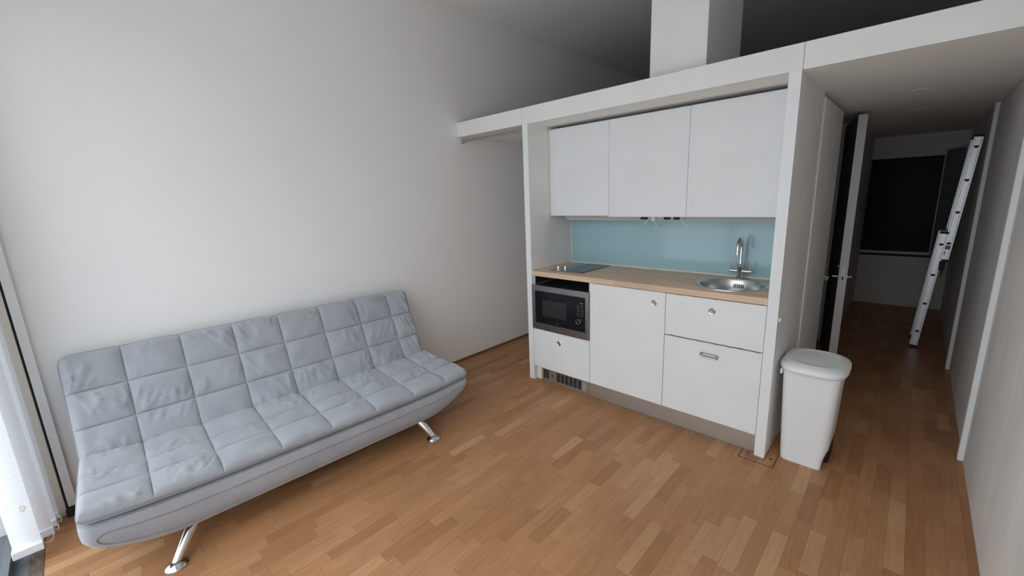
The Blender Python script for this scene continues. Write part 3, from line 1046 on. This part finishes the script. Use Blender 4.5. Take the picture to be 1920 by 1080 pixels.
rings = [sup(0.150, 0.182, 0.5, 0.566), sup(0.153, 0.186, 0.5, 0.580), sup(0.160, 0.196, 0.55, 0.5815), sup(0.164, 0.201, 0.57, 0.588), sup(0.164, 0.201, 0.57, 0.602), sup(0.159, 0.197, 0.58, 0.611),
         sup(0.148, 0.186, 0.60, 0.620), sup(0.130, 0.165, 0.66, 0.628), sup(0.118, 0.150, 0.72, 0.6315), sup(0.110, 0.143, 0.76, 0.6285), sup(0.07, 0.10, 0.85, 0.6285), sup(0.03, 0.05, 1.0, 0.630)]
MB().loft(rings).build('lid', M['plastic'], bn, ang=0.5)
MB().box(-0.150, -0.138, -0.150, -0.125, 0.545, 0.575).build('lid_clip', M['plastic'], bn, bevel=0.003)
mb = MB().loft([[(0.040, -0.06, 0.008), (0.040, 0.12, 0.008), (0.040, 0.12, 0.11), (0.040, -0.06, 0.11)], [(0.122, -0.040, 0.004), (0.122, 0.13, 0.004), (0.122, 0.13, 0.088), (0.122, -0.040, 0.088)]])
mb.build('pedal', M['black_plastic'], bn, bevel=0.006)

# ------------------------------------------------------------------ ladder
ld = thing('ladder', (3.38, 3.10, 0.0), 'two section aluminium ladder leaning on the right hall wall', 'ladder')
LO = Vector((3.38, 3.10, 0.0))
sd = Vector((0.0725, 0, 1.0)).normalized()
pd = Vector((sd.z, 0, -sd.x))          # across the stile, towards the wall
Y0, Y1 = 2.95, 3.33


def stile(a, L, y, depth=0.058):
    A = Vector(a)
    mb = MB()
    h = depth / 2
    # channel section: web facing the room plus two flanges
    for (p0, p1, q0, q1) in ((-h, h, 0.0, 0.004), (-h, -h + 0.004, 0.004, 0.026), (h - 0.004, h, 0.004, 0.026)):
        V = []
        for s in (0, L):
            for p, q in ((p0, q0), (p1, q0), (p1, q1), (p0, q1)):
                V.append(A + sd * s + pd * p + Vector((0, y + (q if y < 3.1 else -q), 0)) - LO)
        mb.add(V, [(0, 1, 2, 3), (7, 6, 5, 4), (0, 4, 5, 1), (1, 5, 6, 2), (2, 6, 7, 3), (3, 7, 4, 0)])
    # ribbed line along the web
    for p in (-0.019, 0.019):
        mb.tube([A + sd * 0.0 + pd * p + Vector((0, y - 0.0005 if y < 3.1 else y + 0.0005, 0)) - LO, A + sd * L + pd * p + Vector((0, y - 0.0005 if y < 3.1 else y + 0.0005, 0)) - LO], 0.0015, 6)
    return mb


def section(base, L, rungs, y0, y1):
    for y in (y0, y1):
        so = stile(base, L, y).build('stile', M['alu'], ld, smooth=False)
        for s0, s1 in ((-0.020, 0.006), (L - 0.004, L + 0.018)):
            mb = MB()
            V = []
            for s in (s0, s1):
                for p, q in ((-0.031, -0.002), (0.031, -0.002), (0.031, 0.028), (-0.031, 0.028)):
                    V.append(Vector(base) + sd * s + pd * p + Vector((0, y + (q if y == y0 else -q), 0)) - LO)
            mb.add(V, [(0, 1, 2, 3), (7, 6, 5, 4), (0, 4, 5, 1), (1, 5, 6, 2), (2, 6, 7, 3), (3, 7, 4, 0)])
            mb.build('end_cap', M['black_plastic'], so, bevel=0.002)
    for s in rungs:
        c = Vector(base) + sd * s - LO
        mb = MB()
        ra = []
        for yy in (y0 - 0.0015, y1 + 0.0015):
            ring = []
            for k in range(16):
                a = 2 * PI * k / 16
                u, w = 0.0155 * math.cos(a), 0.0155 * math.sin(a)
                if w > 0.007:
                    w = 0.007
                ring.append((c.x + u, yy - LO.y, c.z + w))
            ra.append(ring)
        mb.loft(ra, cap=False)
        ro = mb.build('rung', M['alu'], ld)
        en = MB()
        en.add([(p[0], p[1] - 0.0006, p[2]) for p in ra[0]], [tuple(range(16))])
        en.build('rung_end', M['black_plastic'], ro, smooth=False)


b1 = Vector((3.381, 0, 0.022))
section(b1, 1.128, [0.155, 0.443, 0.731, 1.027], Y0, Y1)
b2 = Vector((3.491, 0, 0.898))
section(b2, 1.108, [0.160, 0.448, 0.736, 1.024], Y0 + 0.004, Y1 - 0.004)
hk = b2 - pd * 0.01 - LO
mb = MB()
mb.box(hk.x - 0.018, hk.x + 0.022, Y0 - LO.y - 0.010, Y0 - LO.y + 0.02, hk.z - 0.10, hk.z - 0.012)
mb.box(hk.x + 0.004, hk.x + 0.012, Y0 - LO.y - 0.008, Y0 - LO.y + 0.01, hk.z - 0.16, hk.z - 0.10)
mb.build('latch_hook', M['black_plastic'], ld, bevel=0.003)
lb = b2 + sd * 0.11 - LO
mm = Matrix.Translation((lb.x, Y0 - LO.y + 0.0015, lb.z)) @ Matrix.Rotation(math.atan2(sd.x, sd.z), 4, 'Y')
MB().box(-0.020, 0.020, 0, 0.002, -0.010, 0.028, mm).build('sticker', M['print'], ld)
MB().box(-0.022, -0.004, 0, 0.002, -0.062, -0.030, mm).build('sticker', M['plastic'], ld)

# ------------------------------------------------------------------ sofa bed
TH = 0.039
sf = thing('sofa_bed', (0.0, -1.841, 0.0), 'light grey tufted click-clack sofa bed with chrome legs by the left wall', 'sofa')
sf.rotation_euler = (0, 0, -TH)
# local frame: x = depth away from the wall, y = along the sofa
SEAMS = [-1.021, -0.775, -0.510, -0.243, 0.026, 0.300, 0.572, 0.832, 1.021]
HL = 1.021


def cell(v, lines):
    for i in range(len(lines) - 1):
        if v <= lines[i + 1] or i == len(lines) - 2:
            return i, (v - lines[i]) / (lines[i + 1] - lines[i])


def puff(u, v):
    a = max(0.0, 4 * u * (1 - u)) ** 0.36
    b = max(0.0, 4 * v * (1 - v)) ** 0.36
    return a * b


def edge_round(dist, r):
    k = max(0.0, min(1.0, dist / r))
    return math.sqrt(max(0.0, 1 - (1 - k) ** 2))


def refine(lines, n):
    out = []
    for a, b in zip(lines[:-1], lines[1:]):
        for k in range(n):
            t = k / n
            # denser towards the seams
            t = 0.5 - 0.5 * math.cos(PI * t)
            out.append(a + (b - a) * t)
    out.append(lines[-1])
    return out


def cushion(posf, lines_t, ns, nt_, Hf, Hb, P, r, Lt, seedv, wr=0.004):
    """posf(s, t) -> (point, normal); closed pillow with tufted front"""
    S = refine(SEAMS, ns)
    T = refine(lines_t, nt_)
    front, back = [], []
    t0, t1 = lines_t[0], lines_t[-1]
    for s in S:
        for t in T:
            p, nn = posf(s, t)
            ds = HL - abs(s)
            dt = min(t - t0, t1 - t) * Lt
            e = edge_round(min(ds, dt), r) if min(ds, dt) < r else 1.0
            ci, u = cell(s, SEAMS)
            cj, v = cell(t, lines_t)
            # no groove along the outer border itself
            uu = u if not ((ci == 0 and u < 0.5) or (ci == len(SEAMS) - 2 and u > 0.5)) else 0.5
            vv = v if not ((cj == 0 and v < 0.5) or (cj == len(lines_t) - 2 and v > 0.5)) else 0.5
            b = puff(uu, vv)
            h = Hf * e + P * b * e
            # soft lumps, and drag creases that lean away from the seams
            q = Vector((s * 7 + seedv, t * Lt * 6, seedv + ci * 3.1 + cj * 1.7))
            h += wr * e * b * noise.noise(q * 1.5)
            lean = noise.noise(Vector((ci * 2.7, cj * 3.9, seedv))) * 1.1
            q2 = Vector(((s + lean * t * Lt) * 24, t * Lt * 6.5, seedv * 2 + ci * 5.3 + cj * 2.2))
            ridge = max(0.0, 1 - abs(noise.noise(q2)) * 3.2) ** 2
            patch = max(0.0, noise.noise(Vector((s * 4.5, t * Lt * 6, seedv + 9))) + 0.12)
            h += wr * 1.7 * e * min(1.0, b * 1.2) * ridge * min(1.0, patch * 3.0)
            front.append(p + nn * h)
            back.append(p - nn * Hb * e)
    ni, nj = len(S), len(T)
    mb = MB()
    nf = len(front)
    V = front + back
    F = []
    for i in range(ni - 1):
        for j in range(nj - 1):
            a = i * nj + j
            F.append((a, a + nj, a + nj + 1, a + 1))
            F.append((nf + a, nf + a + 1, nf + a + nj + 1, nf + a + nj))
    for i in range(ni - 1):
        for j in (0, nj - 1):
            a = i * nj + j
            F.append((a, nf + a, nf + a + nj, a + nj))
    for j in range(nj - 1):
        for i in (0, ni - 1):
            a = i * nj + j
            F.append((a, a + 1, nf + a + 1, nf + a))
    mb.add(V, F)
    border = [posf(s, t0)[0] for s in S] + [posf(HL, t)[0] for t in T[1:]] + [posf(s, t1)[0] for s in S[::-1][1:]] + [posf(-HL, t)[0] for t in T[::-1][1:-1]]
    return mb, border


def round_corner(s, t, t0, t1, Lt, r):
    """pull the corners of the outline inwards so that they are rounded"""
    ds = HL - abs(s)
    dt = min(t - t0, t1 - t) * Lt
    return ds, dt


# backrest
bj, btop = Vector((0.365, 0, 0.335)), Vector((0.100, 0, 0.905))
bdir = (btop - bj)
bL = bdir.length
bnrm = Vector((bdir.z, 0, -bdir.x)).normalized()


def back_pos(s, t):
    sag = 0.006 * math.sin(9 * s) * t
    p = bj + bdir * t + Vector((0, s, 0)) + bnrm * (-0.01 - 0.03 * (1 - t) * 0.3)
    # slightly rounded top corners
    c = max(0.0, abs(s) - (HL - 0.05)) / 0.05
    k = max(0.0, t - 0.90) / 0.10
    p -= bdir.normalized() * (0.012 * c * c * k)
    p.y -= math.copysign(0.008 * k * k * c, s)
    p += bdir.normalized() * (-0.004 + 0.004 * abs(math.sin(PI * (s + HL) / 0.255))) * max(0, t - 0.8) * 5
    return p, bnrm


mb, border = cushion(back_pos, [0.0, 0.36, 0.665, 1.0], 30, 28, 0.040, 0.045, 0.024, 0.045, bL, 1.3, 0.0062)
bk = mb.build('backrest', M['suede'], sf, ang=1.2)
MB().tube(border, 0.0052, 8, closed=True).build('piping', M['suede_dark'], bk, ang=2)


def lip_z(s):
    return 0.352 + 0.030 * abs(s / HL) ** 4 - 0.010 * s


def bot_z(s):
    k = abs(s / HL)
    return 0.136 + (0.135 if s > 0 else 0.115) * max(0.0, (k - 0.60) / 0.40) ** 2.3


# seat
def seat_pos(s, t):
    d = 0.366 + (0.932 - 0.366) * t
    zb = 0.380 + 0.012 * abs(s / HL) ** 4 - 0.006 * s
    zl = lip_z(s)
    z = zb + (zl - zb) * t ** 1.6
    c = max(0.0, abs(s) - (HL - 0.06)) / 0.06
    k = max(0.0, t - 0.90) / 0.10
    p = Vector((d - 0.008 * c * c * k, s - math.copysign(0.005 * k * k * c, s), z))
    nrm = Vector((0.10 * t, 0, 1)).normalized()
    return p, nrm


mb, border = cushion(seat_pos, [0.0, 0.40, 0.66, 1.0], 30, 26, 0.020, 0.030, 0.026, 0.032, 0.578, 6.7, 0.0062)
st = mb.build('seat', M['suede'], sf, ang=1.2)
MB().tube(border, 0.0052, 8, closed=True).build('piping', M['suede_dark'], st, ang=2)

# upholstered base under the seat: boat shaped along its length
nS = 110
rings = []
face = []
for i in range(nS + 1):
    s = 1.028 * math.sin(PI / 2 * (-1 + 2 * i / nS))
    k = abs(s) / 1.028
    zt = lip_z(max(-HL, min(HL, s))) - 0.034
    q_ = max(0.0, (k - 0.955) / 0.045)
    rq = 1 - math.sqrt(max(0.0, 1 - q_ * q_))
    zb = bot_z(max(-HL, min(HL, s))) + (0.012 if s < 0 else 0.030) * rq
    inset = 0.045 * rq
    h = zt - zb
    ring = []
    for d, f in ((0.335, 1.0), (0.60, 1.0), (0.895, 1.0), (0.922, 0.965), (0.932, 0.84), (0.934, 0.62), (0.930, 0.40), (0.920, 0.20), (0.902, 0.06), (0.878, 0.0), (0.60, 0.0), (0.335, 0.02)):
        ring.append((d - (inset if d > 0.8 else 0), s, zb + h * f))
    rings.append(ring)
    face.append((s, zb, h, inset))
bs = MB().loft(rings).build('base', M['suede'], sf, ang=0.9)


def face_pt(s, f):
    k = max(i for i in range(len(face) - 1) if face[i][0] <= s or i == 0)
    w = (s - face[k][0]) / (face[k + 1][0] - face[k][0])
    zb, h, inset = (face[k][c] + (face[k + 1][c] - face[k][c]) * w for c in (1, 2, 3))
    tab = ((0.965, 0.922), (0.84, 0.932), (0.62, 0.934), (0.40, 0.930), (0.20, 0.920), (0.06, 0.902), (0.0, 0.878))
    d = 0.93
    for (f0, d0), (f1, d1_) in zip(tab[:-1], tab[1:]):
        if f1 <= f <= f0:
            d = d1_ + (d0 - d1_) * (f - f1) / (f0 - f1)
    return (d - inset + 0.001, s, zb + h * f)


P = []
sg = [-0.93 + 1.86 * k / 60 for k in range(61)]
P += [face_pt(s, 0.70) for s in sg]
P += [face_pt(0.93 + 0.050 * math.sin(PI * k / 24), 0.46 + 0.24 * math.cos(PI * k / 24)) for k in range(1, 24)]
P += [face_pt(s, 0.22) for s in sg[::-1]]
P += [face_pt(-0.93 - 0.050 * math.sin(PI * k / 24), 0.46 - 0.24 * math.cos(PI * k / 24)) for k in range(1, 24)]
MB().tube(P, 0.0032, 6, closed=True).build('stitched_seam', M['suede_dark'], bs, ang=2)
PB = [face_pt(-1.0 + 2.0 * k / 90, 0.045) for k in range(91)]
MB().tube(PB, 0.005, 8).build('hem_piping', M['suede'], bs, ang=2)
# dark frame recess between base and backrest
B(0.14, 0.34, -0.96, 0.96, 0.16, 0.34).build('frame', M['gap_shade_dark'], sf, bevel=0.01)

for (d0, s0, z0, d1_, s1) in ((0.800, -0.620, 0.16, 0.942, -0.758), (0.820, 0.610, 0.16, 0.942, 0.678), (0.30, -0.690, 0.18, 0.26, -0.74), (0.30, 0.610, 0.18, 0.26, 0.66)):
    A, E_ = Vector((d0, s0, z0)), Vector((d1_, s1, 0.016))
    mid = (A + E_) / 2 + Vector((0.012 if d0 > 0.5 else 0, 0, 0.012))
    path = []
    for k in range(11):
        t = k / 10
        path.append(A * (1 - t) ** 2 + mid * 2 * t * (1 - t) + E_ * t * t)
    lg = MB().tube(path, [0.032 - 0.013 * k / 10 for k in range(11)], 20).build('leg', M['chrome'], sf)
    MB().lathe([(0.0, 0.030), (0.017, 0.029), (0.028, 0.022), (0.041, 0.014), (0.046, 0.007), (0.046, 0.0), (0.0, 0.0)], (d1_, s1, 0.0), 'z', 32).build('foot_disc', M['chrome'], lg)
